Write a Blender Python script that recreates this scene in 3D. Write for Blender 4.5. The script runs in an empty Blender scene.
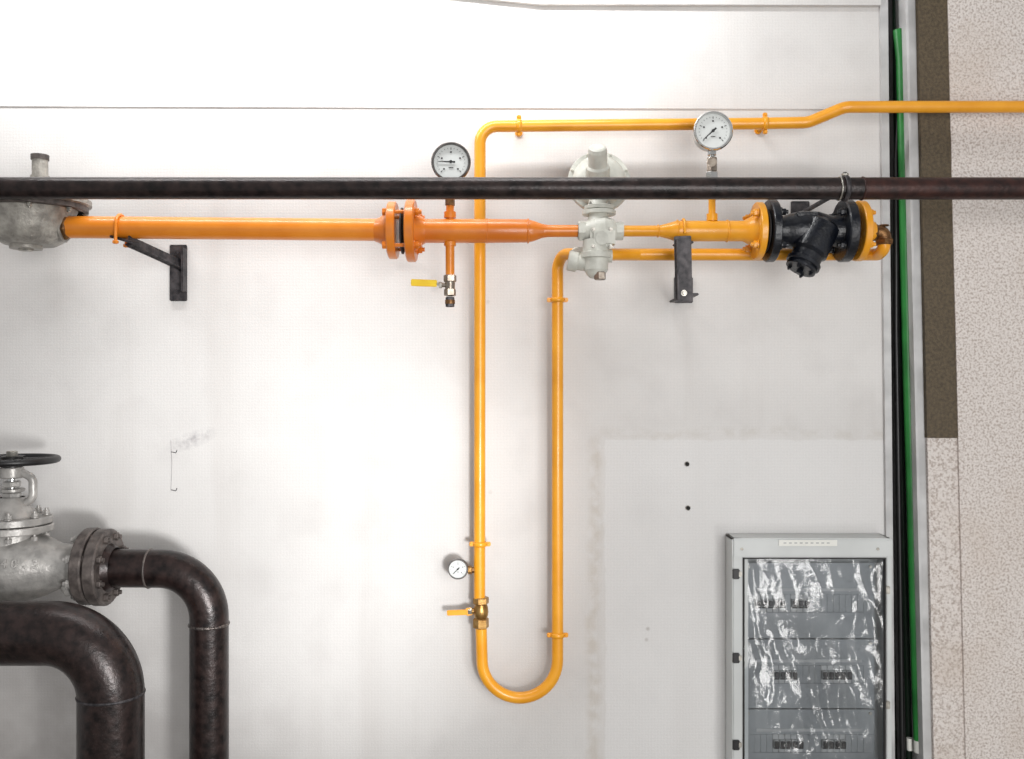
import bpy, bmesh, math, random
from mathutils import Vector, Matrix, noise
random.seed(3)
D=2.5; S=0.0027; ZC=1.6
def P(px,py,d=0.0):
    k=(D-d)/D
    return Vector(((px-512)*S*k, -d, ZC-(py-379.5)*S*k))
def R(w,d=0.0): return w*0.5*S*(D-d)/D
def lin(c):
    o=[]
    for v in c:
        v/=255.0
        o.append(v/12.92 if v<=0.04045 else ((v+0.055)/1.055)**2.4)
    return (o[0],o[1],o[2],1)
# ---------------------------------------------------------------- materials
def mat(name,c1,c2=None,rough=0.5,metal=0.0,scale=20,bump=0.0,bscale=None,coat=0.0,lo=0.35,hi=0.65,rvar=0.0,detail=6):
    m=bpy.data.materials.new(name); m.use_nodes=True
    nt=m.node_tree; b=nt.nodes['Principled BSDF']
    b.inputs['Roughness'].default_value=rough; b.inputs['Metallic'].default_value=metal
    b.inputs['Coat Weight'].default_value=coat
    b.inputs['Coat Roughness'].default_value=0.14
    g=nt.nodes.new('ShaderNodeNewGeometry')
    n=nt.nodes.new('ShaderNodeTexNoise'); n.inputs['Scale'].default_value=scale; n.inputs['Detail'].default_value=detail
    nt.links.new(g.outputs['Position'],n.inputs['Vector'])
    r=nt.nodes.new('ShaderNodeValToRGB')
    r.color_ramp.elements[0].position=lo; r.color_ramp.elements[1].position=hi
    r.color_ramp.elements[0].color=lin(c1); r.color_ramp.elements[1].color=lin(c2 or c1)
    nt.links.new(n.outputs['Fac'],r.inputs['Fac']); nt.links.new(r.outputs['Color'],b.inputs['Base Color'])
    if rvar:
        mr=nt.nodes.new('ShaderNodeMapRange'); mr.inputs['To Min'].default_value=rough-rvar; mr.inputs['To Max'].default_value=rough+rvar
        nt.links.new(n.outputs['Fac'],mr.inputs['Value']); nt.links.new(mr.outputs['Result'],b.inputs['Roughness'])
    if bump:
        n2=nt.nodes.new('ShaderNodeTexNoise'); n2.inputs['Scale'].default_value=bscale or scale*3; n2.inputs['Detail'].default_value=5
        nt.links.new(g.outputs['Position'],n2.inputs['Vector'])
        bp=nt.nodes.new('ShaderNodeBump'); bp.inputs['Strength'].default_value=bump; bp.inputs['Distance'].default_value=0.004
        nt.links.new(n2.outputs['Fac'],bp.inputs['Height']); nt.links.new(bp.outputs['Normal'],b.inputs['Normal'])
    return m
YEL=mat('yellow_paint',(224,150,22),(236,164,38),0.36,scale=14,coat=0.2,bump=0.08,bscale=60)
ORG=mat('orange_paint',(220,128,28),(230,141,42),0.36,scale=12,coat=0.25,bump=0.1,bscale=60)
DORG=mat('deep_orange_paint',(206,110,22),(220,127,34),0.34,scale=16,coat=0.25,bump=0.12,bscale=60)
BLK=mat('black_steel',(20,14,14),(48,36,34),0.32,0.3,scale=45,bump=0.2,bscale=110,rvar=0.1,detail=9)
RUST=mat('rusty_black_steel',(34,17,15),(62,33,27),0.42,0.3,scale=40,bump=0.2,bscale=120)
WELD=mat('weld_bead',(70,64,64),(120,112,108),0.35,0.8,scale=120,bump=0.6,bscale=200)
BKT=mat('bracket_steel',(36,35,38),(78,74,76),0.5,0.4,scale=60,bump=0.2)
SIL=mat('silver_paint',(144,142,139),(182,179,175),0.38,0.35,scale=30,bump=0.3,bscale=120)
DSIL=mat('grey_cast_flange',(66,60,58),(108,100,96),0.45,0.4,scale=40,bump=0.3,bscale=130)
CAST=mat('cast_aluminium',(132,128,122),(174,170,162),0.42,0.25,scale=40,bump=0.4,bscale=160)
CREAM=mat('regulator_cream_paint',(182,182,173),(204,204,195),0.42,0.0,scale=30,bump=0.2,bscale=140)
IRON=mat('black_blue_cast_iron',(7,10,18),(15,20,30),0.36,0.1,scale=50,bump=0.4,bscale=150,coat=0.2)
BRASS=mat('brass',(140,102,54),(176,140,84),0.35,0.8,scale=60,bump=0.1)
BRONZE=mat('dull_bronze',(96,66,40),(136,100,62),0.42,0.7,scale=80,bump=0.3)
NICK=mat('nickel_plate',(124,112,102),(164,154,142),0.3,0.85,scale=60)
CHROME=mat('chrome',(190,190,190),(215,215,212),0.16,1.0,scale=10)
DRIM=mat('dark_gauge_rim',(80,78,76),(116,112,110),0.28,0.7,scale=40)
FACE=mat('gauge_dial_white',(206,210,208),(216,218,216),0.5,scale=5)
INK=mat('gauge_ink',(18,18,20),(26,26,28),0.5)
BLKP=mat('black_plastic',(14,13,15),(26,25,27),0.4,scale=30)
YLV=mat('yellow_lever_vinyl',(226,186,20),(236,202,40),0.4)
GALV=mat('zinc_bolt',(140,138,132),(180,176,168),0.35,0.8,scale=90)
GREEN=mat('green_cable_sheath',(16,96,36),(34,126,52),0.4,scale=9)
DCAB=mat('dark_green_cable',(14,34,22),(22,50,32),0.45)
CABG=mat('cabinet_grey_paint',(190,193,192),(202,205,204),0.4,scale=6)
PLATE=mat('cabinet_cover_plate',(124,128,130),(148,152,154),0.35,scale=8)
BRK=mat('breaker_plastic',(154,156,156),(174,176,176),0.4)
PAPER=mat('paper_label',(222,222,216),(232,232,226),0.7)
RUBR=mat('gasket_rubber',(40,38,38),(60,58,58),0.7)
DARK=mat('dark_recess',(16,15,15),(28,25,25),0.8)
BROWN=mat('brown_column_paint',(68,57,40),(92,79,58),0.6,scale=120,bump=0.5,bscale=300)
CHAN=mat('channel_grey_paint',(174,174,174),(202,202,202),0.5,scale=12)
HAIR=mat('pencil_grey_wire',(160,158,158),(184,182,182),0.6)
FLOORM=mat('concrete_floor',(120,118,114),(146,143,138),0.7,scale=4,bump=0.2)

def film():
    m=bpy.data.materials.new('clear_plastic_film'); m.use_nodes=True; nt=m.node_tree
    nt.nodes.clear(); o=nt.nodes.new('ShaderNodeOutputMaterial'); mx=nt.nodes.new('ShaderNodeMixShader')
    t=nt.nodes.new('ShaderNodeBsdfTransparent'); t.inputs[0].default_value=(.88,.9,.92,1)
    g=nt.nodes.new('ShaderNodeBsdfGlossy'); g.inputs['Roughness'].default_value=0.1
    f=nt.nodes.new('ShaderNodeFresnel'); f.inputs[0].default_value=1.5
    a=nt.nodes.new('ShaderNodeMath'); a.operation='ADD'; a.inputs[1].default_value=0.05
    ge=nt.nodes.new('ShaderNodeNewGeometry'); n=nt.nodes.new('ShaderNodeTexNoise'); n.inputs['Scale'].default_value=22
    n.inputs['Distortion'].default_value=1.5; n.inputs['Detail'].default_value=4
    bp=nt.nodes.new('ShaderNodeBump'); bp.inputs['Strength'].default_value=0.24; bp.inputs['Distance'].default_value=0.006
    L=nt.links.new
    L(ge.outputs['Position'],n.inputs['Vector']); L(n.outputs['Fac'],bp.inputs['Height']); L(bp.outputs['Normal'],g.inputs['Normal'])
    L(f.outputs[0],a.inputs[0]); L(a.outputs[0],mx.inputs[0]); L(t.outputs[0],mx.inputs[1]); L(g.outputs[0],mx.inputs[2]); L(mx.outputs[0],o.inputs[0])
    return m
FILM=film()

def wallmat():
    m=bpy.data.materials.new('painted_wall_panel'); m.use_nodes=True; nt=m.node_tree; L=nt.links.new
    b=nt.nodes['Principled BSDF']; b.inputs['Roughness'].default_value=0.6
    g=nt.nodes.new('ShaderNodeNewGeometry'); sp=nt.nodes.new('ShaderNodeSeparateXYZ'); L(g.outputs['Position'],sp.inputs[0])
    def N(scale,det=5,vec=None,dist=0):
        n=nt.nodes.new('ShaderNodeTexNoise'); n.inputs['Scale'].default_value=scale; n.inputs['Detail'].default_value=det; n.inputs['Distortion'].default_value=dist
        L(vec or g.outputs['Position'],n.inputs['Vector']); return n.outputs['Fac']
    def M(op,a,c=None,clamp=False):
        n=nt.nodes.new('ShaderNodeMath'); n.operation=op; n.use_clamp=clamp
        for i,v in enumerate((a,c)):
            if v is None: continue
            if isinstance(v,(int,float)): n.inputs[i].default_value=v
            else: L(v,n.inputs[i])
        return n.outputs[0]
    def MR(v,a,c,t0=0,t1=1):
        n=nt.nodes.new('ShaderNodeMapRange'); n.inputs[1].default_value=a; n.inputs[2].default_value=c; n.inputs[3].default_value=t0; n.inputs[4].default_value=t1
        L(v,n.inputs[0]); return n.outputs[0]
    def MIX(f,a,c):
        n=nt.nodes.new('ShaderNodeMix'); n.data_type='RGBA'
        L(f,n.inputs[0])
        for i,v in ((6,a),(7,c)):
            if isinstance(v,tuple): n.inputs[i].default_value=v
            else: L(v,n.inputs[i])
        return n.outputs[2]
    X=sp.outputs['X']; Z=sp.outputs['Z']
    big=N(1.6,4); mid=N(7,7)
    col=MIX(MR(big,0.35,0.65),lin((208,206,204)),lin((219,217,215)))
    col=MIX(MR(mid,0.5,0.75,0,0.45),col,lin((196,193,191)))
    mp=nt.nodes.new('ShaderNodeMapping'); mp.inputs['Scale'].default_value=(7,7,0.9); L(g.outputs['Position'],mp.inputs['Vector'])
    st=N(1.0,5,mp.outputs[0]); col=MIX(MR(st,0.54,0.75,0,0.35),col,lin((192,187,183)))
    lowz=M('MULTIPLY',MR(Z,1.2,0.6),MR(X,-0.45,-1.1)); shade_grime=M('MULTIPLY',lowz,MR(N(11,7),0.35,0.65,0.45,1.0))
    col=MIX(M('MULTIPLY',shade_grime,0.65),col,lin((156,151,149)))  # lower-left corner shade painted into the wall colour, mottled with grime
    edge=N(14,4)
    jx=M('MULTIPLY',M('SUBTRACT',edge,0.5),0.03)
    xp=M('ADD',X,jx); zp=M('ADD',Z,jx)
    x0=(605-512)*S; z0=ZC-(440-379.5)*S
    ax=MR(xp,x0-0.003,x0+0.003); az=MR(zp,z0+0.003,z0-0.003)
    patch=M('MULTIPLY',ax,az)
    col=MIX(M('MULTIPLY',patch,0.5),col,lin((227,227,227)))
    wob=M('MULTIPLY',M('SUBTRACT',N(6,3),0.5),0.05)
    dx=M('ABSOLUTE',M('SUBTRACT',M('ADD',X,wob),(594-512)*S))
    ln=M('MULTIPLY',MR(dx,0.026,0.006),MR(Z,z0+0.02,z0-0.02))
    ln=M('MULTIPLY',ln,MR(N(25,5),0.38,0.6))
    col=MIX(M('MULTIPLY',ln,0.45),col,lin((184,174,160)))
    dz=M('ABSOLUTE',M('SUBTRACT',M('ADD',Z,wob),z0+0.02))
    ln2=M('MULTIPLY',MR(dz,0.018,0.004),MR(X,x0-0.03,x0+0.02))
    ln2=M('MULTIPLY',ln2,MR(N(30,5),0.42,0.62))
    col=MIX(M('MULTIPLY',ln2,0.3),col,lin((190,184,174)))
    v=nt.nodes.new('ShaderNodeTexVoronoi'); v.inputs['Scale'].default_value=9; L(g.outputs['Position'],v.inputs['Vector'])
    spk=MR(v.outputs['Distance'],0.07,0.03)
    sel=MR(N(3,2),0.53,0.6)
    col=MIX(M('MULTIPLY',M('MULTIPLY',spk,sel),0.5),col,lin((150,142,134)))
    sx=M('MULTIPLY',M('SUBTRACT',X,(192-512)*S),14); sz=M('MULTIPLY',M('SUBTRACT',Z,ZC-(440-379.5)*S),40)
    sz=M('SUBTRACT',sz,M('MULTIPLY',sx,0.9))
    dd=M('SQRT',M('ADD',M('MULTIPLY',sx,sx),M('MULTIPLY',sz,sz)))
    sm=M('MULTIPLY',MR(dd,1.1,0.2),MR(N(60,6),0.35,0.65))
    col=MIX(M('MULTIPLY',sm,0.7),col,lin((146,143,146)))
    def wave(direction):
        w=nt.nodes.new('ShaderNodeTexWave'); w.bands_direction=direction; w.inputs['Scale'].default_value=37; w.inputs['Distortion'].default_value=3; w.inputs['Detail'].default_value=3
        w.inputs['Detail Scale'].default_value=4
        L(g.outputs['Position'],w.inputs['Vector']); return w.outputs['Fac']
    wv=M('ADD',M('MULTIPLY',M('ADD',wave('X'),wave('Z')),0.5),M('MULTIPLY',N(240,3),3.0))
    col=MIX(MR(wv,1.0,3.0,0.0,0.14),col,lin((150,148,146)))
    bp=nt.nodes.new('ShaderNodeBump'); bp.inputs['Strength'].default_value=0.1; bp.inputs['Distance'].default_value=0.002
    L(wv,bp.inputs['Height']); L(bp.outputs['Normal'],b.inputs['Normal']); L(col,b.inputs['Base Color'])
    return m
WALL=wallmat()
def stucco():
    m=mat('rough_stucco',(174,162,154),(220,213,208),0.85,scale=170,bump=0.6,bscale=200,lo=0.34,hi=0.55)
    m.node_tree.nodes['Bump'].inputs['Distance'].default_value=0.006
    nt=m.node_tree; L=nt.links.new
    g=[n for n in nt.nodes if n.type=='NEW_GEOMETRY'][0]; r=[n for n in nt.nodes if n.type=='VALTORGB'][0]
    n=nt.nodes.new('ShaderNodeTexNoise'); n.inputs['Scale'].default_value=3.0; n.inputs['Detail'].default_value=7; L(g.outputs['Position'],n.inputs['Vector'])
    mr=nt.nodes.new('ShaderNodeMapRange'); mr.inputs[1].default_value=0.52; mr.inputs[2].default_value=0.72; mr.inputs[4].default_value=0.4; L(n.outputs['Fac'],mr.inputs[0])
    mx=nt.nodes.new('ShaderNodeMix'); mx.data_type='RGBA'; L(mr.outputs[0],mx.inputs[0]); L(r.outputs[0],mx.inputs[6]); mx.inputs[7].default_value=lin((188,170,154))
    L(mx.outputs[2],nt.nodes['Principled BSDF'].inputs['Base Color'])
    return m
STUC=stucco()

# ---------------------------------------------------------------- builder
def basis(a):
    a=Vector(a).normalized()
    h=Vector((0,0,1)) if abs(a.z)<0.9 else Vector((1,0,0))
    u=a.cross(h).normalized(); return a,u,a.cross(u).normalized()
class B:
    def __init__(s,name): s.name=name; s.v=[]; s.f=[]; s.m=[]; s.s=[]; s.mats=[]
    def mi(s,m):
        if m not in s.mats: s.mats.append(m)
        return s.mats.index(m)
    def add(s,vs,fs,m,sm=False):
        o=len(s.v); i=s.mi(m); s.v+= [Vector(x) for x in vs]
        for f in fs: s.f.append([k+o for k in f]); s.m.append(i); s.s.append(sm)
    def lathe(s,o,ax,prof,m,n=36,smooth=False,flat=False,phase=0.0):
        a,u,w=basis(ax); o=Vector(o)
        def ring(t,r): return [o+a*t+(u*math.cos(2*math.pi*k/n+phase)+w*math.sin(2*math.pi*k/n+phase))*r for k in range(n)]
        if smooth:
            vs=[]; fs=[]
            for t,r in prof: vs+=ring(t,max(r,1e-5))
            for j in range(len(prof)-1):
                for k in range(n):
                    k2=(k+1)%n; fs.append([j*n+k,j*n+k2,(j+1)*n+k2,(j+1)*n+k])
            s.add(vs,fs,m,True)
        else:
            for (t0,r0),(t1,r1) in zip(prof,prof[1:]):
                if r0<1e-6: s.add(ring(t1,r1),[list(range(n))[::-1]],m,False); continue
                if r1<1e-6: s.add(ring(t0,r0),[list(range(n))],m,False); continue
                vs=ring(t0,r0)+ring(t1,r1)
                s.add(vs,[[k,(k+1)%n,n+(k+1)%n,n+k] for k in range(n)],m,not flat)
    def cyl(s,p0,p1,r,m,r2=None,n=32,bev=0.0):
        p0=Vector(p0);p1=Vector(p1); L=(p1-p0).length; r2=r if r2 is None else r2
        pr=[(0,0),(0,r-bev),(bev,r),(L-bev,r2),(L,r2-bev),(L,0)] if bev else [(0,0),(0,r),(L,r2),(L,0)]
        s.lathe(p0,p1-p0,pr,m,n)
    def hexa(s,p0,p1,r,m):
        p0=Vector(p0);p1=Vector(p1); L=(p1-p0).length; b=min(L*0.2,r*0.12)
        s.lathe(p0,p1-p0,[(0,0),(0,r-b),(b,r),(L-b,r),(L,r-b),(L,0)],m,6,flat=True,phase=0.3)
    def tube(s,pts,r,m,bend=0.0,n=28,seg=12,closed=False):
        pts=[Vector(p) for p in pts]; path=[pts[0]]
        for i in range(1,len(pts)-1):
            bd=bend[i-1] if isinstance(bend,(list,tuple)) else bend
            p=pts[i]; a=(pts[i-1]-p); c=(pts[i+1]-p); la=a.length; lc=c.length; a.normalize(); c.normalize()
            ang=a.angle(c); th=math.pi-ang
            if bd<=0 or th<0.02: path.append(p); continue
            t=min(bd*math.tan(th/2),la*0.499,lc*0.499); rr=t/math.tan(th/2)
            cen=p+(a+c).normalized()*(rr/math.cos(th/2))
            e0=(p+a*t)-cen; e1=(p+c*t)-cen
            for k in range(seg+1): 
                q=k/seg; v=(e0*math.sin((1-q)*th)+e1*math.sin(q*th))/math.sin(th) if th<3.1 else e0
                path.append(cen+v)
        path.append(pts[-1])
        cl=[path[0]]
        for p in path[1:]:
            if (p-cl[-1]).length>1e-5: cl.append(p)
        path=cl; vs=[]; fs=[]; 
        tan=[]
        for i in range(len(path)):
            a=path[max(i-1,0)]; c=path[min(i+1,len(path)-1)]; tan.append((c-a).normalized())
        _,u,w=basis(tan[0])
        for i,p in enumerate(path):
            t=tan[i]; u=(u-t*u.dot(t)).normalized(); w=t.cross(u)
            vs+=[p+(u*math.cos(2*math.pi*k/n)+w*math.sin(2*math.pi*k/n))*r for k in range(n)]
        for j in range(len(path)-1):
            for k in range(n):
                k2=(k+1)%n; fs.append([j*n+k,j*n+k2,(j+1)*n+k2,(j+1)*n+k])
        s.add(vs,fs,m,True)
        s.add(vs[:n],[list(range(n))[::-1]],m); s.add(vs[-n:],[list(range(n))],m)
    def torus(s,c,ax,Rr,r,m,n=40,k=12,sc=1.0):
        a,u,w=basis(ax); c=Vector(c); vs=[];fs=[]
        for i in range(n):
            an=2*math.pi*i/n; d=u*math.cos(an)+w*math.sin(an)
            for j in range(k):
                b=2*math.pi*j/k; vs.append(c+d*(Rr+r*math.cos(b))+a*r*sc*math.sin(b))
        for i in range(n):
            for j in range(k):
                fs.append([i*k+j,((i+1)%n)*k+j,((i+1)%n)*k+(j+1)%k,i*k+(j+1)%k])
        s.add(vs,fs,m,True)
    def box(s,c,size,m,rot=None,bev=0.002):
        bm=bmesh.new(); bmesh.ops.create_cube(bm,size=1)
        for v in bm.verts: v.co=Vector((v.co.x*size[0],v.co.y*size[1],v.co.z*size[2]))
        bev=min(bev,min(size)*0.3)
        if bev>0: bmesh.ops.bevel(bm,geom=bm.edges[:],offset=bev,segments=2,affect='EDGES')
        M=Matrix.Translation(Vector(c))@(rot.to_4x4() if rot else Matrix())
        bm.verts.ensure_lookup_table()
        s.add([M@v.co for v in bm.verts],[[v.index for v in f.verts] for f in bm.faces],m); bm.free()
    def bar(s,p0,p1,w,t,m,up=(0,0,1)):
        p0=Vector(p0);p1=Vector(p1); a=(p1-p0).normalized(); u=Vector(up)-a*Vector(up).dot(a); u.normalize(); w2=a.cross(u)
        rot=Matrix((a,w2,u)).transposed(); s.box((p0+p1)/2,((p1-p0).length,w,t),m,rot,0.0015)
    def prism(s,poly,depth,m):
        vs=[Vector(p) for p in poly]; n=len(vs); back=[v+Vector(depth) for v in vs]
        s.add(vs+back,[list(range(n)),list(range(n,2*n))[::-1]]+[[i,i+n,(i+1)%n+n,(i+1)%n] for i in range(n)],m)
    def bolts(s,c,ax,pcd,nb,r,h,m,through=0.0,ph=0.0):
        a,u,w=basis(ax); c=Vector(c)
        for i in range(nb):
            an=2*math.pi*(i+0.5)/nb+ph; p=c+(u*math.cos(an)+w*math.sin(an))*pcd
            s.cyl(p,p+a*h*0.2,r*1.25,m,n=16); s.hexa(p+a*h*0.2,p+a*h,r,m); s.cyl(p+a*h,p+a*(h*1.5),r*0.55,m,n=10)
            if through: s.cyl(p-a*through,p,r*0.5,m,n=10); s.hexa(p-a*(through+h),p-a*through,r,m)
    def flange(s,c,ax,Rr,t,m,bore=0.0,nb=0):
        e=t*0.12
        s.lathe(Vector(c),ax,[(-t/2,0),(-t/2,Rr-e),(-t/2+e,Rr),(t/2-e,Rr),(t/2,Rr-e),(t/2,0)],m,48)
    def gauge(s,c,Rr,rim,ang=220,stem=None,dep=0.035):
        c=Vector(c); a=Vector((0,-1,0))
        s.lathe(c,a,[(-dep,0),(-dep,Rr*0.9),(-dep*0.8,Rr*0.97),(-0.006,Rr*0.97),(-0.006,Rr*1.04),(0.004,Rr*1.04),(0.007,Rr*0.99),(0.007,Rr*0.92),(0.001,Rr*0.9)],rim,48)
        s.lathe(c,a,[(0.0,Rr*0.92),(0.0,0)],FACE,48)
        for i in range(21):
            t=math.radians(225-270*i/20); L=0.12 if i%5==0 else 0.07
            d=Vector((math.cos(t),0,math.sin(t)))
            s.bar(c+d*Rr*(0.76-L)+a*0.001,c+d*Rr*0.76+a*0.001,0.0008,Rr*(0.035 if i%5==0 else 0.018),INK,up=(-math.sin(t),0,math.cos(t)))
        for i in range(5):
            t=math.radians(225-270*i/4); d=Vector((math.cos(t),0,math.sin(t)))
            s.box(c+d*Rr*0.52+a*0.001,(Rr*0.09,0.0008,Rr*0.08),BKT,bev=0)
        s.box(c+Vector((0,-0.001,-Rr*0.3)),(Rr*0.24,0.0008,Rr*0.04),BKT,bev=0)
        t=math.radians(ang); d=Vector((math.cos(t),0,math.sin(t))); q=Vector((-d.z,0,d.x))
        o=c+a*0.003
        s.prism([o-d*Rr*0.22+q*Rr*0.05,o-d*Rr*0.22-q*Rr*0.05,o+d*Rr*0.7-q*Rr*0.012,o+d*Rr*0.7+q*Rr*0.012],(0,0.001,0),INK)
        s.cyl(o+Vector((0,0.001,0)),o+a*0.003,Rr*0.08,INK,n=16)
    def done(s):
        lo=Vector([min(v[i] for v in s.v) for i in range(3)]); hi=Vector([max(v[i] for v in s.v) for i in range(3)]); c=(lo+hi)/2
        me=bpy.data.meshes.new(s.name); me.from_pydata([v-c for v in s.v],[],s.f)
        for m in s.mats: me.materials.append(m)
        me.polygons.foreach_set('material_index',s.m); me.polygons.foreach_set('use_smooth',s.s); me.update()
        bm=bmesh.new(); bm.from_mesh(me); bmesh.ops.recalc_face_normals(bm,faces=bm.faces[:]); bm.to_mesh(me); bm.free()
        ob=bpy.data.objects.new(s.name,me); ob.location=c; bpy.context.collection.objects.link(ob); return ob

# ---------------------------------------------------------------- room shell
ztop=3.3
def strip(b,xl,xr,z0,z1,d,back,m):
    k=(D-d)/D
    def X(pr,z):
        py=379.5-(z-ZC)/(S*k); px=pr[0]+(pr[1]-pr[0])*py/759.0
        return (px-512)*S*k
    poly=[(X(xl,z0),-d,z0),(X(xr,z0),-d,z0),(X(xr,z1),-d,z1),(X(xl,z1),-d,z1)]
    b.prism(poly,(0,d+back,0),m)
EDGE=(884,893)
b=B('wall_back')
zs=ZC-(106-379.5)*S
strip(b,(-600,-600),EDGE,0,zs,0.0,0.15,WALL)
b.prism([(-3.0,-0.0035,zs+0.004),((882-512)*S,-0.0035,zs-0.010),((880-512)*S,-0.0035,ztop),(-3.0,-0.0035,ztop)],(0,0.1525,0),WALL)
for px,py in ((687,464),(688,508)):
    b.cyl(P(px,py,0.0015),P(px,py,-0.001),R(4.5),DARK,n=16)
    b.torus(P(px,py,0.0015),(0,1,0),R(4.5),0.001,CAST,n=20,k=6)
b.tube([P(171,440,0.0006),P(172,465,0.001),P(171,490,0.0006)],0.0008,HAIR,n=6)
for y in (452,490): b.tube([P(171,y,0.001),P(172,y,0.004),P(176,y+1,0.003),P(177,y-2,0.001)],0.0009,BKT,0.002,n=6,seg=4)
b.done()
KS=0.975
b=B('wall_right')
strip(b,(948,966),(1900,1900),0,ztop,0.07,0.25,STUC)
strip(b,(918,934),(949,967),0,ZC-(438-379.5)*S*KS,0.062,0.2,STUC)
b.done()
b=B('brown_column'); strip(b,(918,934),(948.5,966.5),ZC-(438-379.5)*S*KS+0.0005,ztop,0.066,0.2,BROWN); b.done()
b=B('trim_1')
strip(b,(907,925),(917.6,933.6),0,ztop,0.05,0.15,CHAN)
strip(b,(905.5,923.5),(908,926),0,ztop,0.062,-0.02,CHAN)
b.done()
b=B('trim_2')
strip(b,(880,889),(888,895),0,ztop,0.012,-0.001,CHAN)
b.done()
b=B('wall_recess'); strip(b,(860,860),(960,970),0,ztop,-0.13,0.2,DARK); b.done()
b=B('trim_3'); b.prism([((440-512)*S,-0.02,ZC+(379.5+6)*S*0.992),((540-512)*S,-0.02,ZC+(379.5-4)*S*0.992),((878-512)*S,-0.02,ZC+(379.5-5)*S*0.992),((878-512)*S,-0.02,ztop),((440-512)*S,-0.02,ztop)],(0,0.016,0),WALL); b.done()
b=B('floor'); b.box((0,-1.4,-0.05),(6,3.6,0.1),FLOORM,bev=0); b.done()

# ---------------------------------------------------------------- cables
def cab(name,pts,w,m,d):
    b=B(name); q=[P(x,y,d) for x,y in pts]; q=[Vector((v.x,v.y,max(v.z,0.006))) for v in q]; b.tube(q,R(w,d),m,0.0,n=16); b.done()
cab('green_cable',[(898,30),(901,60),(903,150),(905,250),(908,380),(911,480),(914,600),(917,700),(919,748)],9.5,GREEN,0.022)
cab('dark_green_cable',[(894,-210),(895.5,20),(898,250),(902,480),(908,700),(913,960)],6,DCAB,-0.03)
cab('black_cable',[(899,-210),(903,-10),(902,60),(896,160),(896,330),(899,520),(905,960)],5,BLKP,0.0)
b=B('cable_end_sleeve'); b.tube([P(919,740,0.022),P(919.3,752,0.022)],R(10.5,0.022),PAPER,n=16); b.tube([P(909.5,738,0.0),P(909.8,750,0.0)],R(6,0.0),PAPER,n=12); b.done()

# ---------------------------------------------------------------- long black pipe
dB=0.34
b=B('black_steel_pipe')
rB=R(22,dB)
b.tube([P(-420,188,dB),P(862,188.5,dB)],rB,BLK); b.tube([P(862,188.5,dB),P(1500,188.5,dB)],rB*1.0,RUST)
b.torus(P(862,188.5,dB),(1,0,0),rB*0.99,0.0025,RUST,k=8)
b.done()
b=B('pipe_hanger_clamp')
c=P(845,188.5,dB)
b.torus(c,(1,0.0,0),rB+0.002,0.003,BKT,k=8,sc=2.0); b.torus(P(839,188.5,dB),(1,0,0),rB+0.001,0.002,GALV,k=8)
b.cyl(c+Vector((0,0.0,rB)),c+Vector((0,0,rB+0.012)),0.005,BKT,n=12); b.hexa(c+Vector((0,0,rB+0.003)),c+Vector((0,0,rB+0.010)),0.008,GALV)
b.cyl(c+Vector((0,rB,0)),Vector((c.x,0.001,c.z)),0.006,BKT,n=14)
b.box(Vector((c.x,-0.004,c.z)),(0.05,0.006,0.07),BKT)
b.done()

# ---------------------------------------------------------------- thin yellow line
dT=0.07; rT=R(11.5,dT)
def clip(b,p,ax,r):
    p=Vector(p); a=Vector(ax).normalized(); side=a.cross(Vector((0,1,0))).normalized()
    b.torus(p,a,r+0.001,0.003,YEL,k=8,sc=2.2)
    for sg in (-1,1):
        b.box(p+side*sg*(r+0.006),tuple(abs(side[i])*0.014+abs(a[i])*0.012+(0.008 if i==1 else 0) for i in range(3)),YEL)
        q=p+side*sg*(r+0.008); b.hexa(q+Vector((0,-0.008,0)),q+Vector((0,-0.003,0)),0.004,YEL)
    b.cyl(p+Vector((0,r,0)),(p.x,0.0,p.z),0.005,YEL,n=12); b.cyl((p.x,-0.005,p.z),(p.x,0.0,p.z),0.010,YEL,n=20)
b=B('yellow_gas_pipe')
dR=0.115
b.tube([P(1500,106,dR),P(845,107,dR),P(808,122.5,dT+0.01),P(760,123.5,dT),P(480,126.5,dT),P(479.5,598,dT)],rT,YEL,[0.06,0.06,0.02,0.045],seg=14)
cx=(P(482,0,dT).x+P(557.5,0,dT).x)/2; r0=(P(557.5,0,dT).x-P(482,0,dT).x)/2; cz=P(0,660,dT).z
arc=[Vector((cx-r0*math.cos(math.pi*k/28),-dT,cz-r0*math.sin(math.pi*k/28))) for k in range(29)]
b.tube([P(481,625,dT)]+arc+[P(557.5,254,dT),P(582,254,0.16)],rT,YEL,[0]*29+[0.04],seg=14)
clip(b,P(519,126,dT),(1,0,0),rT); clip(b,P(765,123.5,dT),(1,0,0),rT)
for x,y in ((480,544),(557.5,300),(557.5,635)): clip(b,P(x,y,dT),(0,0,1),rT)
b.done()

b=B('brass_ball_valve')
z=lambda y:P(481,y,dT)
b.hexa(z(597),z(604),R(16,dT),BRASS); b.lathe(z(604),z(618)-z(604),[(0,R(12,dT)),(0.008,R(14,dT)),(0.02,R(15,dT)),(0.03,R(14,dT)),(0.037,R(12,dT))],BRASS,smooth=True)
b.hexa(z(618),z(628),R(16,dT),BRASS)
p=P(481,611,dT)
b.cyl(p,P(470,611,dT),0.008,BRASS,n=16); b.hexa(P(472,611,dT),P(468,611,dT),0.010,GALV)
b.bar(P(470,612,dT+0.004),P(447,613,dT+0.004),0.005,0.014,YEL); b.bar(P(472,611,dT),P(466,612,dT+0.004),0.008,0.02,YEL)
b.done()
b=B('small_pressure_gauge')
b.gauge(P(458,569,dT+0.01),R(20,dT)*0.98,DRIM,ang=225,dep=0.022)
b.cyl(P(466,570,dT),P(479.5,570,dT),0.008,BRONZE,n=16); b.hexa(P(468,570,dT),P(472,570,dT),0.011,BRASS)
b.done()

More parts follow.
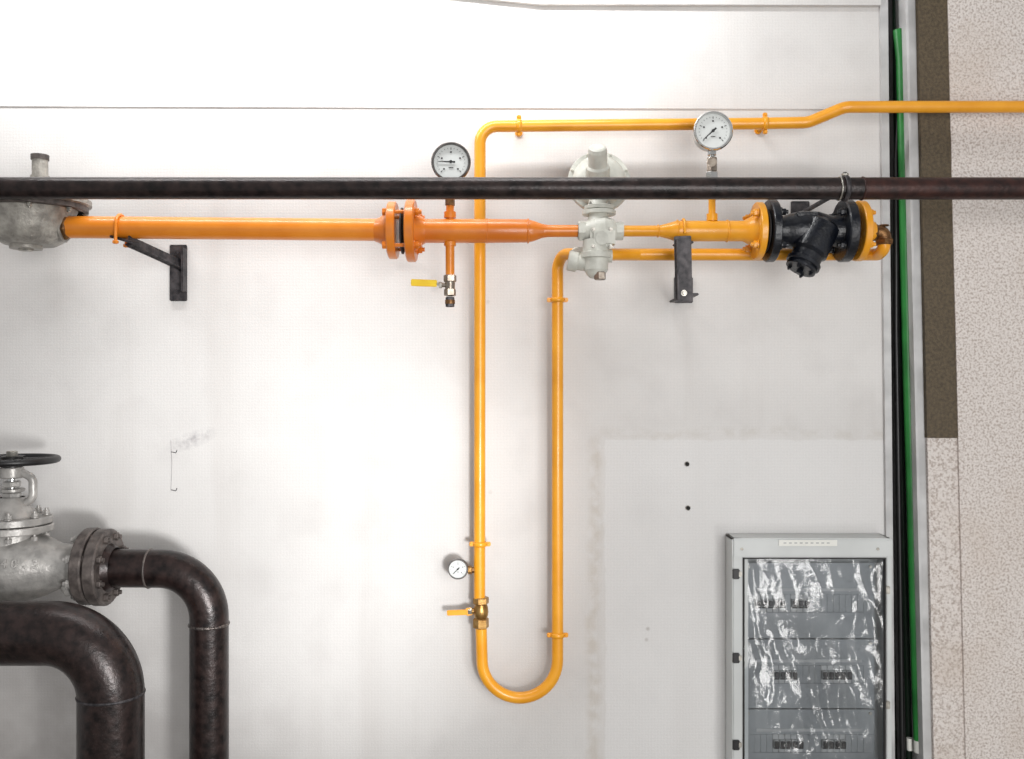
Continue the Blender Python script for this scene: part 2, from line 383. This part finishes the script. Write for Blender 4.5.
# ---------------------------------------------------------------- main orange pipe
dM=0.2; rM=R(22,dM)
ax=Vector((1,0,0))
b=B('orange_gas_pipe')
b.cyl(P(58,227,dM),P(388,230,dM),rM,ORG,n=40)
b.flange(P(393,230.5,dM),ax,R(57,dM),R(17,dM),DORG)
b.lathe(P(375,230.5,dM),(1,0,0),[(0,R(22,dM)),(0.012,R(26,dM)),(0.03,R(36,dM))],DORG,smooth=True)
b.flange(P(402.5,231,dM),ax,R(46,dM),R(3,dM),RUBR)
b.flange(P(411.5,231,dM),ax,R(62,dM),R(18,dM),DORG)
b.bolts(P(416,231,dM),(1,0,0),R(46,dM),4,0.010,0.012,DORG,through=0.066)
b.lathe(P(416,231,dM),(1,0,0),[(0,R(36,dM)),(0.012,R(30,dM)),(0.028,R(22,dM)),(0.04,R(22,dM))],DORG,smooth=True)
k=S*(D-dM)/D
b.lathe(P(420,231,dM),(1,0,0),[(0,R(24,dM)),(68*k,R(24,dM)),(108*k,R(23,dM)),(114*k,R(20,dM)),(122*k,R(14,dM)),(128*k,R(12,dM)),(168*k,R(12,dM))],DORG,smooth=True)
for x in (487,528): b.torus(P(x,231,dM),(1,0,0),R(23,dM),0.0025,DORG,k=8)
b.torus(P(543,231,dM),(1,0,0),R(12,dM),0.0025,DORG,k=8)
b.cyl(P(450,222,dM),P(450,196,dM),R(8,dM),DORG,n=20); b.cyl(P(450,218,dM),P(450,212,dM),R(12,dM),DORG,n=20)
b.cyl(P(450,240,dM),P(450,276,dM),R(9,dM),ORG,n=20); b.cyl(P(450,242,dM),P(450,246,dM),R(12,dM),ORG,n=20)
b.done()
b=B('yellow_inlet_pipe')
b.lathe(P(615,231,dM),(1,0,0),[(0,R(11,dM)),(44*k,R(11,dM)),(52*k,R(15,dM)),(60*k,R(20,dM)),(66*k,R(20.5,dM)),(128*k,R(20.5,dM)),(135*k,R(28,dM)),(140*k,R(34,dM))],YEL,smooth=True)
for x,w in ((658,11.5),(677,21)): b.torus(P(x,231,dM),(1,0,0),R(w,dM),0.002,YEL,k=8)
b.torus(P(727,231,dM),(1,0,0),R(21,dM),0.002,YEL,k=8)
b.cyl(P(712,222,dM),P(712,198,dM),R(7,dM),YEL,n=20); b.cyl(P(712,221,dM),P(712,214,dM),R(11,dM),YEL,n=20)
b.flange(P(758,231,dM),ax,R(57,dM),R(13,dM),YEL)
b.bolts(P(754,231,dM),(-1,0,0),R(44,dM),4,0.009,0.012,YEL)
b.done()
b=B('yellow_outlet_pipe')
b.flange(P(859,231,dM),ax,R(60,dM),R(14,dM),YEL)
b.bolts(P(862,231,dM),(1,0,0),R(44,dM),4,0.009,0.012,YEL)
b.lathe(P(862,231,dM),(1,0,0),[(0,R(34,dM)),(6*k,R(24,dM)),(12*k,R(18,dM))],YEL,smooth=True)
dL=0.13; rL=R(11,dL)
b.tube([P(610,254.5,dL),P(866,254.5,dL),P(878,254.5,dL+0.03),P(884,249,dM),P(884,238,dM)],R(12,dL),YEL,[0.05,0.02,0.02])
b.tube([P(600,255,0.17),P(606,254.5,0.17),P(640,254.5,dL)],rL,YEL,0.02)
b.done()
b=B('bronze_elbow')
b.tube([P(872,232,dM),P(884,232,dM),P(884,244,dM)],R(14,dM),BRONZE,0.02); b.hexa(P(869,232,dM),P(876,232,dM),R(19,dM),BRONZE)
b.hexa(P(884,239,dM),P(884,245,dM),R(18,dM),BRONZE)
b.lathe(P(884,226,dM),(0,0,1),[(0,R(10,dM)),(0.003,R(9,dM)),(0.004,0)],BRONZE)
b.done()

# ---------------------------------------------------------------- Y strainer
b=B('y_strainer')
b.flange(P(770.5,231,dM),ax,R(62,dM),R(16,dM),IRON); b.flange(P(845,231,dM),ax,R(62,dM),R(20,dM),IRON)
b.flange(P(765,231,dM),ax,R(44,dM),R(3,dM),RUBR)
b.lathe(P(774,231,dM),(1,0,0),[(0,R(30,dM)),(6*k,R(28,dM)),(14*k,R(34,dM)),(28*k,R(40,dM)),(44*k,R(38,dM)),(58*k,R(30,dM)),(67*k,R(34,dM))],IRON,smooth=True)
leg0=P(820,230,dM+0.015); leg1=P(802,266,dM+0.03); dv=(leg1-leg0).normalized()
b.cyl(leg0,leg1,R(30,dM),IRON,n=36); b.cyl(leg0-dv*0.02,leg1-dv*0.03,R(36,dM),IRON,n=36,bev=0.01)
b.flange(leg1-dv*0.008,dv,R(34,dM),0.012,IRON); b.flange(leg1+dv*0.005,dv,R(30,dM),0.010,IRON)
b.bolts(leg1+dv*0.010,dv,R(22,dM),4,0.005,0.006,IRON); b.hexa(leg1+dv*0.010,leg1+dv*0.022,0.008,IRON)
b.bolts(P(776,231,dM),(1,0,0),R(46,dM),4,0.009,0.012,IRON); b.bolts(P(839,231,dM),(-1,0,0),R(46,dM),4,0.009,0.012,IRON)
b.box(P(806,216,dM+0.02),(0.06,0.03,0.016),IRON,bev=0.005)
b.cyl(P(774,239,dM+0.03),P(777,239.5,dM+0.045),0.008,PAPER,n=16)
b.done()

# ---------------------------------------------------------------- regulator
b=B('gas_pressure_regulator')
cd=P(599,182,0.15); av=Vector((0,-0.985,0.17)).normalized()
Rd=R(63,0.16)
b.lathe(cd-av*0.035,av,[(0,0),(0,Rd*0.35),(0.008,Rd*0.5),(0.016,Rd*0.8),(0.026,Rd*0.86)],CREAM,48,smooth=True)
b.flange(cd-av*0.006,av,Rd,0.007,CREAM); b.flange(cd+av*0.003,av,Rd,0.007,CREAM)
b.lathe(cd+av*0.006,av,[(0,Rd*0.86),(0.010,Rd*0.83),(0.020,Rd*0.72),(0.028,Rd*0.52),(0.032,Rd*0.3)],CREAM,48,smooth=True)
b.bolts(cd+av*0.0065,av,Rd*0.93,8,0.0035,0.005,CREAM,through=0.014)
t0=P(598,186,0.165)
tv=(P(597.5,147,0.235)-t0)
L=tv.length
b.lathe(t0,tv,[(0,R(25,.18)),(L*0.5,R(23,.18)),(L*0.55,R(19,.18)),(L*0.9,R(19,.2)),(L*0.98,R(17,.2)),(L,R(13,.2)),(L,0)],CREAM,32)
for j in range(8):
    a,u,w=basis(tv); an=j*math.pi/4; e=(u*math.cos(an)+w*math.sin(an))*R(22.5,.2)
    b.bar(t0+tv*0.1+e,t0+tv*0.48+e,0.003,0.004,CREAM,up=e)
b.cyl(P(598,200,0.17),P(598,224,dM),R(20,dM),CREAM,n=30)
for y,w in ((208,30),(213,34)): b.flange(P(599,y,0.185),(0,0,1),R(w,dM),0.010,CREAM)
b.bolts(P(599,207,0.185),(0,0,1),R(26,dM),4,0.004,0.006,GALV)
b.lathe(P(578,231,dM),(1,0,0),[(0,0),(0,R(17,dM)),(6*k,R(18,dM)),(9*k,R(20,dM)),(16*k,R(28,dM)),(26*k,R(30,dM)),(34*k,R(24,dM)),(38*k,R(18,dM)),(45*k,R(18,dM)),(45*k,0)],CREAM,smooth=False)
b.hexa(P(578,231,dM),P(586,231,dM),R(21,dM),CREAM); b.hexa(P(615,231,dM),P(623,231,dM),R(20,dM),CREAM)
b.box(P(602,238,dM+0.01),(0.062,0.055,0.05),CREAM,bev=0.008)
b.lathe(P(596,240,dM+0.005),(0,0,-1),[(0,R(26,dM)),(12*k,R(27,dM)),(13*k,R(31,dM)),(18*k,R(31,dM)),(19*k,R(25,dM)),(30*k,R(24,dM)),(35*k,R(18,dM)),(38*k,R(12,dM)),(38*k,0)],CREAM,32)
b.hexa(P(600,272,dM+0.02),P(600,280,dM+0.02),R(12,dM),NICK)
b.cyl(P(595,264,dM),P(573,261,dM-0.01),R(17,dM),CREAM,n=28,bev=0.002); b.cyl(P(578,262,dM-0.01),P(568,260,dM-0.01),R(21,dM),CREAM,n=28,bev=0.003)
b.cyl(P(576,254,0.16),P(590,254,dM),R(14,dM),CREAM,n=24)
b.bolts(P(602,238,dM+0.037),(0,-1,0),R(24,dM),4,0.004,0.004,GALV,ph=0)
b.cyl(P(602,238,dM+0.037),P(602,238,dM+0.043),R(13,dM),CREAM,n=24); b.cyl(P(612,256,dM),P(604,256,dM),R(13,dM),CREAM,n=20)
b.done()

# ---------------------------------------------------------------- gauges on main line
b=B('pressure_gauge')
b.gauge(P(451,162,dM),R(38,dM),DRIM,ang=178)
b.cyl(P(450,180,dM-0.015),P(450,198,dM-0.002),0.008,NICK,n=18); b.hexa(P(450,198,dM),P(450,206,dM),0.012,BRONZE); b.hexa(P(450,181,dM-0.012),P(450,185,dM-0.012),0.012,NICK)
b.done()
b=B('pressure_gauge')
b.gauge(P(713,131,dM),R(38,dM),CHROME,ang=222)
b.cyl(P(712,150,dM-0.012),P(712,200,dM),0.007,CHROME,n=18)
b.hexa(P(712,150,dM-0.012),P(712,156,dM-0.012),0.012,CHROME); b.hexa(P(712,158,dM-0.006),P(712,172,dM-0.004),0.014,NICK)
b.cyl(P(712,162,dM+0.005),P(712,162,dM+0.025),0.007,NICK,n=14); b.cyl(P(712,162,dM+0.018),P(712,162,dM+0.024),0.011,NICK,n=20)
b.hexa(P(712,172,dM-0.003),P(712,181,dM-0.003),0.016,CHROME)
b.done()
b=B('drain_ball_valve')
b.hexa(P(450,275,dM),P(450,282,dM),R(13,dM),NICK); b.cyl(P(450,281,dM),P(450,296,dM),R(10,dM),NICK,n=20,bev=0.002)
b.hexa(P(450,289,dM),P(450,296,dM),R(12,dM),NICK); b.hexa(P(450,297,dM),P(450,307,dM),R(9,dM),BKT); b.cyl(P(450,300,dM),P(450,304,dM),R(10,dM),BRONZE,n=16)
b.cyl(P(450,285,dM),P(439,285,dM),0.006,NICK,n=14); b.hexa(P(442,285,dM),P(439,285,dM),0.008,GALV)
b.bar(P(441,284,dM),P(436,284,dM),0.006,0.008,GALV); b.bar(P(437,283.5,dM),P(411,282.5,dM),0.009,0.017,YLV)
b.done()

# ---------------------------------------------------------------- brackets
b=B('pipe_bracket')
b.box(P(178.5,273,0.006),(17*S,0.008,56*S),BKT)
b.box(P(184,270,0.02),(0.006,0.035,44*S),BKT)
b.bolts(P(177,292,0.010),(0,-1,0),0.0,1,0.007,0.006,BKT); b.bolts(P(177,254,0.010),(0,-1,0),0.0,1,0.007,0.006,BKT)
b.bar(P(183,270,0.01),P(128,244,dM+0.02),0.02,0.006,BKT,up=(0,0,1)); b.bar(P(183,266,0.01),P(128,241,dM+0.02),0.005,0.03,BKT,up=(0,0,1))
b.bar(P(135,243,dM+0.03),P(114,237,dM+0.005),0.03,0.006,BKT)
c=P(121,227.6,dM); 
pts=[c+Vector((0,-(rM+.004)*math.cos(math.pi*j/14),(rM+.004)*math.sin(math.pi*j/14))) for j in range(15)]
b.tube([pts[0]+Vector((0,0,-0.045))]+pts+[pts[-1]+Vector((0,0,-0.045))],0.004,ORG,n=12)
for e in (0,-1): b.hexa(pts[e]+Vector((0,0,-0.044)),pts[e]+Vector((0,0,-0.037)),0.008,ORG)
b.done()
b=B('pipe_bracket')
dP=0.232
b.bar(P(682.5,236,dP+0.006),P(684,302,dP-0.012),17*S*0.91,0.007,BKT,up=(0,1,0))
b.bar(P(676.5,240,dP+0.012),P(678,300,dP-0.004),0.004,0.02,BKT,up=(0,1,0))
b.box(P(683.5,298,dP/2),(0.036,dP-0.014,0.006),BKT); b.box(P(683.5,290,0.004),(0.05,0.008,0.07),BKT)
b.bolts(P(684,293,dP-0.006),(0,-1,0),0.0,1,0.006,0.006,GALV)
b.box(P(683,243.8,dM-0.01),(0.042,0.06,0.006),BKT)
c=P(683,231,dM); rr=R(20.5,dM)+.003
pts=[c+Vector((0,-rr*math.cos(math.pi*j/14),rr*math.sin(math.pi*j/14))) for j in range(15)]
b.tube([pts[0]+Vector((0,0,-0.01))]+pts+[pts[-1]+Vector((0,0,-0.03))],0.0035,YEL,n=12)
b.done()
# ---------------------------------------------------------------- gas filter, left
b=B('gas_filter_housing')
dF=dM; kF=S*(D-dF)/D
b.lathe(P(34,198,dF),(0,0,-1),[(0,0),(0,50*kF),(1*kF,53*kF),(6*kF,53*kF),(7*kF,50*kF),(7*kF,44*kF)],CAST,56)
b.lathe(P(34,205,dF),(0,0,-1),[(0,50*kF),(5*kF,50*kF),(6*kF,46*kF)],DSIL,56)
b.lathe(P(30,209,dF),(0,0,-1),[(0,44*kF),(6*kF,41*kF),(20*kF,38*kF),(30*kF,34*kF),(36*kF,24*kF),(37*kF,0)],CAST,48,smooth=True)
for j in range(12):
    an=2*math.pi*j/12; e=Vector((math.cos(an),math.sin(an),0))
    b.bar(P(30,211,dF)+e*40*kF,P(30,240,dF)+e*31*kF,0.004,0.012,CAST,up=e)
b.bolts(P(34,211,dF),(0,0,-1),47*kF,8,0.006,0.008,GALV)
b.cyl(P(26,244,dF),P(26,249,dF),15*kF,CAST,n=24); b.hexa(P(26,248,dF),P(26,251,dF),7*kF,GALV)
b.cyl(P(48,226.5,dF),P(66,227,dF),R(30,dF),CAST,n=32,bev=0.003); b.hexa(P(60,227,dF),P(70,227,dF),R(27,dF),BRONZE)
b.cyl(P(10,226,dF),P(-60,226,dF),R(28,dF),CAST,n=32); b.cyl(P(-50,226,dF),P(-420,226,dF),rM,ORG,n=32)
b.cyl(P(40,202,0.12),P(40,158,0.12),R(15,.12),CAST,n=28); b.cyl(P(40,160,0.12),P(40,155,0.12),R(17,.12),DSIL,n=28); b.cyl(P(40,196,0.12),P(40,176,0.12),R(18,.12),CAST,n=28)
b.box(P(30,214,dF/2-0.03),(0.06,dF-0.06,0.03),CAST)
b.done()

# ---------------------------------------------------------------- bottom-left black pipes
dV=0.24; kV=S*(D-dV)/D
b=B('black_elbow_pipe')
r=R(38,dV)
b.tube([P(112,568,dV),P(209,569,dV),Vector((P(209.5,0,dV).x,-dV,0))],r,BLK,58*kV,n=40,seg=20)
b.torus(P(150,568.5,dV),(1,0,0),r*0.985,0.003,DSIL,k=8); b.torus(P(209,624,dV),(0,0,1),r*0.985,0.004,WELD,k=8)
b.flange(P(104,567,dV),ax,R(76,dV),12*kV,DSIL); b.lathe(P(110,567.5,dV),(1,0,0),[(0,R(48,dV)),(6*kV,R(40,dV))],BLK,40)
b.done()
dG=0.42; kG=S*(D-dG)/D
b=B('large_black_elbow_pipe')
r=R(63,dG)
b.tube([P(-420,633,dG),P(111,633,dG),Vector((P(111,0,dG).x,-dG,0))],r,BLK,62*kG,n=48,seg=24)
b.torus(P(111,694,dG),(0,0,1),r*0.985,0.0035,BKT,k=8)
b.done()

# globe valve
b=B('globe_valve')
vx=12
b.flange(P(91,566,dV),ax,R(76,dV),11*kV,DSIL); b.flange(P(98,566.5,dV),ax,R(60,dV),3*kV,RUBR)
b.bolts(P(97,566,dV),(1,0,0),R(61,dV),8,0.010,0.013,DSIL,through=0.0)
b.bolts(P(85,566,dV),(-1,0,0),R(61,dV),8,0.010,0.013,SIL); b.bolts(P(109,566.5,dV),(1,0,0),R(61,dV),8,0.010,0.012,DSIL)
b.lathe(P(86,566,dV),(-1,0,0),[(0,R(52,dV)),(4*kV,R(46,dV)),(14*kV,R(42,dV)),(26*kV,R(46,dV)),(42*kV,R(60,dV)),(60*kV,R(72,dV)),(76*kV,R(76,dV)),(92*kV,R(72,dV)),(110*kV,R(60,dV)),(126*kV,R(46,dV)),(138*kV,R(42,dV)),(148*kV,R(50,dV))],SIL,48,smooth=True)
b.flange(P(-67,566,dV),ax,R(76,dV),11*kV,DSIL)
b.cyl(P(-72,566,dV),P(-380,566,dV),R(38,dV),BLK,n=36)
b.lathe(P(vx,545,dV),(0,0,1),[(0,R(58,dV)),(10*kV,R(54,dV)),(16*kV,R(56,dV))],SIL,40,smooth=True)
b.flange(P(vx,528,dV),(0,0,1),R(76,dV),7*kV,SIL); b.flange(P(vx,520,dV),(0,0,1),R(74,dV),7*kV,SIL)
b.bolts(P(vx,516,dV),(0,0,1),R(62,dV),8,0.008,0.011,SIL,through=0.045)
b.lathe(P(vx,517,dV),(0,0,1),[(0,R(48,dV)),(6*kV,R(42,dV)),(14*kV,R(30,dV)),(20*kV,R(24,dV))],SIL,40,smooth=True)
for sg in (-1,1):
    b.tube([P(vx+sg*9,505,dV),P(vx+sg*21,499,dV),P(vx+sg*21,478,dV),P(vx+sg*7,471,dV)],R(8,dV),SIL,0.02,n=16)
b.cyl(P(vx,478,dV),P(vx,467,dV),R(22,dV),SIL,n=28,bev=0.003)
b.cyl(P(vx,500,dV),P(vx,462,dV),R(9,dV),CHROME,n=20); b.hexa(P(vx,500,dV),P(vx,492,dV),R(18,dV),SIL); b.hexa(P(vx,487,dV),P(vx,481,dV),R(17,dV),SIL)
b.flange(P(vx,490,dV),(0,0,1),R(24,dV),3*kV,SIL)
b.cyl(P(vx,468,dV),P(vx,456,dV),R(20,dV),BLKP,n=28,bev=0.002); b.hexa(P(vx,457,dV),P(vx,451,dV),R(11,dV),GALV)
hc=P(vx,460,dV); Rw=41*kV
b.torus(hc,(0,0,1),Rw,0.0085,BLKP,n=56,k=14)
for j in range(5):
    an=2*math.pi*j/5+0.5; e=Vector((math.cos(an),math.sin(an),0)); b.bar(hc+e*0.02,hc+e*Rw,0.014,0.009,BLKP)
b.cyl(P(66,588,dV+0.04),P(69,592,dV+0.052),R(10,dV),SIL,n=16)
ob=b.done()
def rbody(px):
    t=86-px; tab=[(14,42),(26,46),(42,60),(60,72),(76,76),(92,72)]
    for (a,ra),(c,rc) in zip(tab,tab[1:]):
        if a<=t<=c: return R(ra+(rc-ra)*(t-a)/(c-a),dV)
    return R(76,dV)
for i,ch in enumerate('GGG40.3'):
    px=-2+i*8.5
    rr_=rbody(px); th=math.radians(14); slope=math.atan2(rbody(px-4)-rbody(px+4),8*kV)
    cu=bpy.data.curves.new('cast_letter_%d'%i,'FONT'); cu.body=ch; cu.size=0.027; cu.extrude=0.0035; cu.bevel_depth=0.0008; cu.align_x='CENTER'; cu.align_y='CENTER'
    to=bpy.data.objects.new('cast_letter_%d'%i,cu); bpy.context.collection.objects.link(to); cu.materials.append(SIL)
    cen=P(px,566,dV); pos=Vector((cen.x,-dV-math.cos(th)*rr_*1.01,cen.z+math.sin(th)*rr_))
    to.parent=ob; to.location=pos-ob.location; to.rotation_euler=(math.radians(90)-th,0,slope*0.9)

# ---------------------------------------------------------------- electrical cabinet
dC=0.075; kC=S*(D-dC)/D
b=B('electrical_cabinet')
x0=P(732,0,dC).x; x1=P(891,0,dC).x; zt=P(0,538,dC).z; zb=0.22
cxx=(x0+x1)/2; w=x1-x0; h=zt-zb; zc=(zt+zb)/2
b.box((cxx,-0.004,zc),(w,0.006,h),CABG)
b.box((x0+0.004,-dC/2,zc),(0.008,dC-0.004,h),CABG); b.box((x1-0.004,-dC/2,zc),(0.008,dC-0.004,h),CABG)
b.box((cxx,-dC/2,zt-0.004),(w,dC-0.004,0.008),CABG); b.box((cxx,-dC/2,zb+0.004),(w,dC-0.004,0.008),CABG)
fl=0.027; ft=0.05; fr=0.016
b.box((x0+fl/2,-dC,zc),(fl,0.014,h),CABG,bev=0.003); b.box((x1-fr/2,-dC,zc),(fr,0.014,h),CABG,bev=0.003)
b.box((cxx,-dC-0.001,zt-ft/2),(w+0.002,0.018,ft),CABG,bev=0.004); b.box((cxx,-dC,zb+0.03),(w,0.014,0.06),CABG,bev=0.003)
xi0=x0+fl; xi1=x1-fr; zi1=zt-ft; zi0=zb+0.06
for xx in (xi0+0.002,xi1-0.002): b.box((xx,-dC-0.004,(zi0+zi1)/2),(0.003,0.012,zi1-zi0),RUBR,bev=0.001)
b.box(((xi0+xi1)/2,-dC-0.004,zi1-0.002),(xi1-xi0,0.012,0.003),RUBR,bev=0.001)
b.box((xi0+0.010,-dC+0.004,(zi0+zi1)/2),(0.012,0.01,zi1-zi0),CABG,bev=0.002)
b.box(P(808,543,dC+0.0115),(58*kC,0.001,6*kC),PAPER,bev=0)
for i in range(9): b.box(P(785+i*5.4,543,dC+0.0122),(2.8*kC,0.0006,1.0*kC),BRK,bev=0)
for y in (574,658,745): b.box(P(736,y,dC+0.010),(7*kC,0.008,10*kC),BLKP); b.box(P(740,y,dC+0.012),(4*kC,0.006,5*kC),GALV)
for y in (590,705): b.box(P(888,y,dC+0.009),(4*kC,0.006,8*kC),GALV)
for x in (742,878): b.cyl(P(x,549,dC+0.009),P(x,549,dC+0.013),0.004,GALV,n=12)
dp=0.035
rows=[603,674,743,812,880]
edges=[562]+[ (rows[i]+rows[i+1])/2 for i in range(4)]+[915]
xm=(xi0+xi1)/2; ww=xi1-xi0-0.024
for i,ry in enumerate(rows):
    ya,yb=edges[i],edges[i+1]
    za=P(0,ya+0.6,dp).z; zb2=P(0,yb-0.6,dp).z
    zr=P(0,ry,dp).z; sh=0.024
    b.box((xm,-dp,(za+zr+sh)/2),(ww,0.006,za-zr-sh),PLATE,bev=0.001)
    b.box((xm,-dp,(zb2+zr-sh)/2),(ww,0.006,zr-sh-zb2),PLATE,bev=0.001)
    for sx in (-1,1): b.box((xm+sx*(ww/2-0.015),-dp,zr),(0.03,0.006,sh*2),PLATE,bev=0.001)
    n=18; sw=(ww-0.06)/n
    for j in range(n):
        xx=xm-ww/2+0.03+sw*(j+0.5)
        on=[(0<=j<=4 or 6<=j<=8),(3<=j<=6 or 11<=j<=15),(3<=j<=7 or 11<=j<=14),(2<=j<=7),(3<=j<=8)][i]
        b.box((xx,-dp+0.008,zr),(sw*(0.97 if not on else 0.94),0.02,sh*1.95),BRK if on else PLATE,bev=0.0005)
        if on:
            b.box((xx,-dp-0.004,zr),(sw*0.85,0.014,sh*0.9),BRK,bev=0.001)
            b.box((xx,-dp-0.013,zr+0.002),(sw*0.66,0.010,0.014),BLKP,bev=0.001); b.box((xx,-dp-0.0115,zr-0.009),(sw*0.8,0.002,0.004),INK,bev=0)
    b.box((xm,-dp-0.0035,zr+sh+0.012),(ww*0.8,0.001,0.008),BRK,bev=0)
    for sx in (-1,1): b.cyl((xm+sx*(ww/2-0.012),-dp-0.003,za-0.01),(xm+sx*(ww/2-0.012),-dp-0.006,za-0.01),0.004,GALV,n=12)
nx,nz=80,150; vs=[];fs=[]
for j in range(nz+1):
    for i in range(nx+1):
        u=i/nx; v=j/nz; x=xi0+0.003+(xi1-xi0-0.006)*u; zz=zi0+(zi1-zi0-0.004)*v
        e=min(1,min(u,1-u)*12,min(v,1-v)*20)
        q=Vector((x*7,zz*4,1.3)); dd=noise.noise(q)*0.010+abs(noise.noise(Vector((x*22+zz*7,zz*8,4))))*0.0055+abs(noise.noise(Vector((x*50,zz*26,9))))*0.0014
        vs.append((x,-dC-0.001+dd*e,zz))
for j in range(nz):
    for i in range(nx): a=j*(nx+1)+i; fs.append([a,a+1,a+nx+2,a+nx+1])
b.add(vs,fs,FILM,True)
b.done()

# ---------------------------------------------------------------- lights
def area(name,loc,tgt,sx,sy,e,col=(1,1,1),spread=180):
    l=bpy.data.lights.new(name,'AREA'); l.shape='RECTANGLE'; l.size=sx; l.size_y=sy; l.energy=e; l.color=col; l.spread=math.radians(spread)
    o=bpy.data.objects.new(name,l); o.location=loc; o.rotation_euler=(Vector(tgt)-Vector(loc)).to_track_quat('-Z','Y').to_euler(); bpy.context.collection.objects.link(o)
def spot(name,loc,tgt,e,ang,blend,rad,col=(1,1,1)):
    l=bpy.data.lights.new(name,'SPOT'); l.energy=e; l.spot_size=math.radians(ang); l.spot_blend=blend; l.shadow_soft_size=rad; l.color=col
    o=bpy.data.objects.new(name,l); o.location=loc; o.rotation_euler=(Vector(tgt)-Vector(loc)).to_track_quat('-Z','Y').to_euler(); bpy.context.collection.objects.link(o)
area('ceiling_tube_light',(-0.6,-0.42,2.88),(-0.6,0,2.66),1.8,0.10,25)
area('window_light',(1.0,-3.6,1.7),(0,0,1.7),1.6,1.6,62,(1,0.985,0.97))
area('film_glint_light',(1.5,-2.7,0.45),(0.7,0,0.9),0.4,0.7,8,(1,0.98,0.96))  # added area light, no doorway: makes glints on cabinet film, slight low fill
spot('work_lamp',(0.35,-2.2,1.15),P(298,515),185,42,1.0,0.12,(1,0.995,0.99))
w=bpy.data.worlds.new('ambient'); bpy.context.scene.world=w; w.use_nodes=True
w.node_tree.nodes['Background'].inputs[0].default_value=(1,0.99,0.985,1); w.node_tree.nodes['Background'].inputs[1].default_value=0.45

cd_=bpy.data.cameras.new('camera'); cam=bpy.data.objects.new('camera',cd_); bpy.context.collection.objects.link(cam)
cam.location=(0,-D,ZC); cam.rotation_euler=(math.radians(90),0,0); cd_.sensor_width=36; cd_.lens=36*D/(1024*S)
bpy.context.scene.camera=cam
bpy.context.scene.view_settings.view_transform='Standard'
bpy.context.scene.view_settings.look='None'
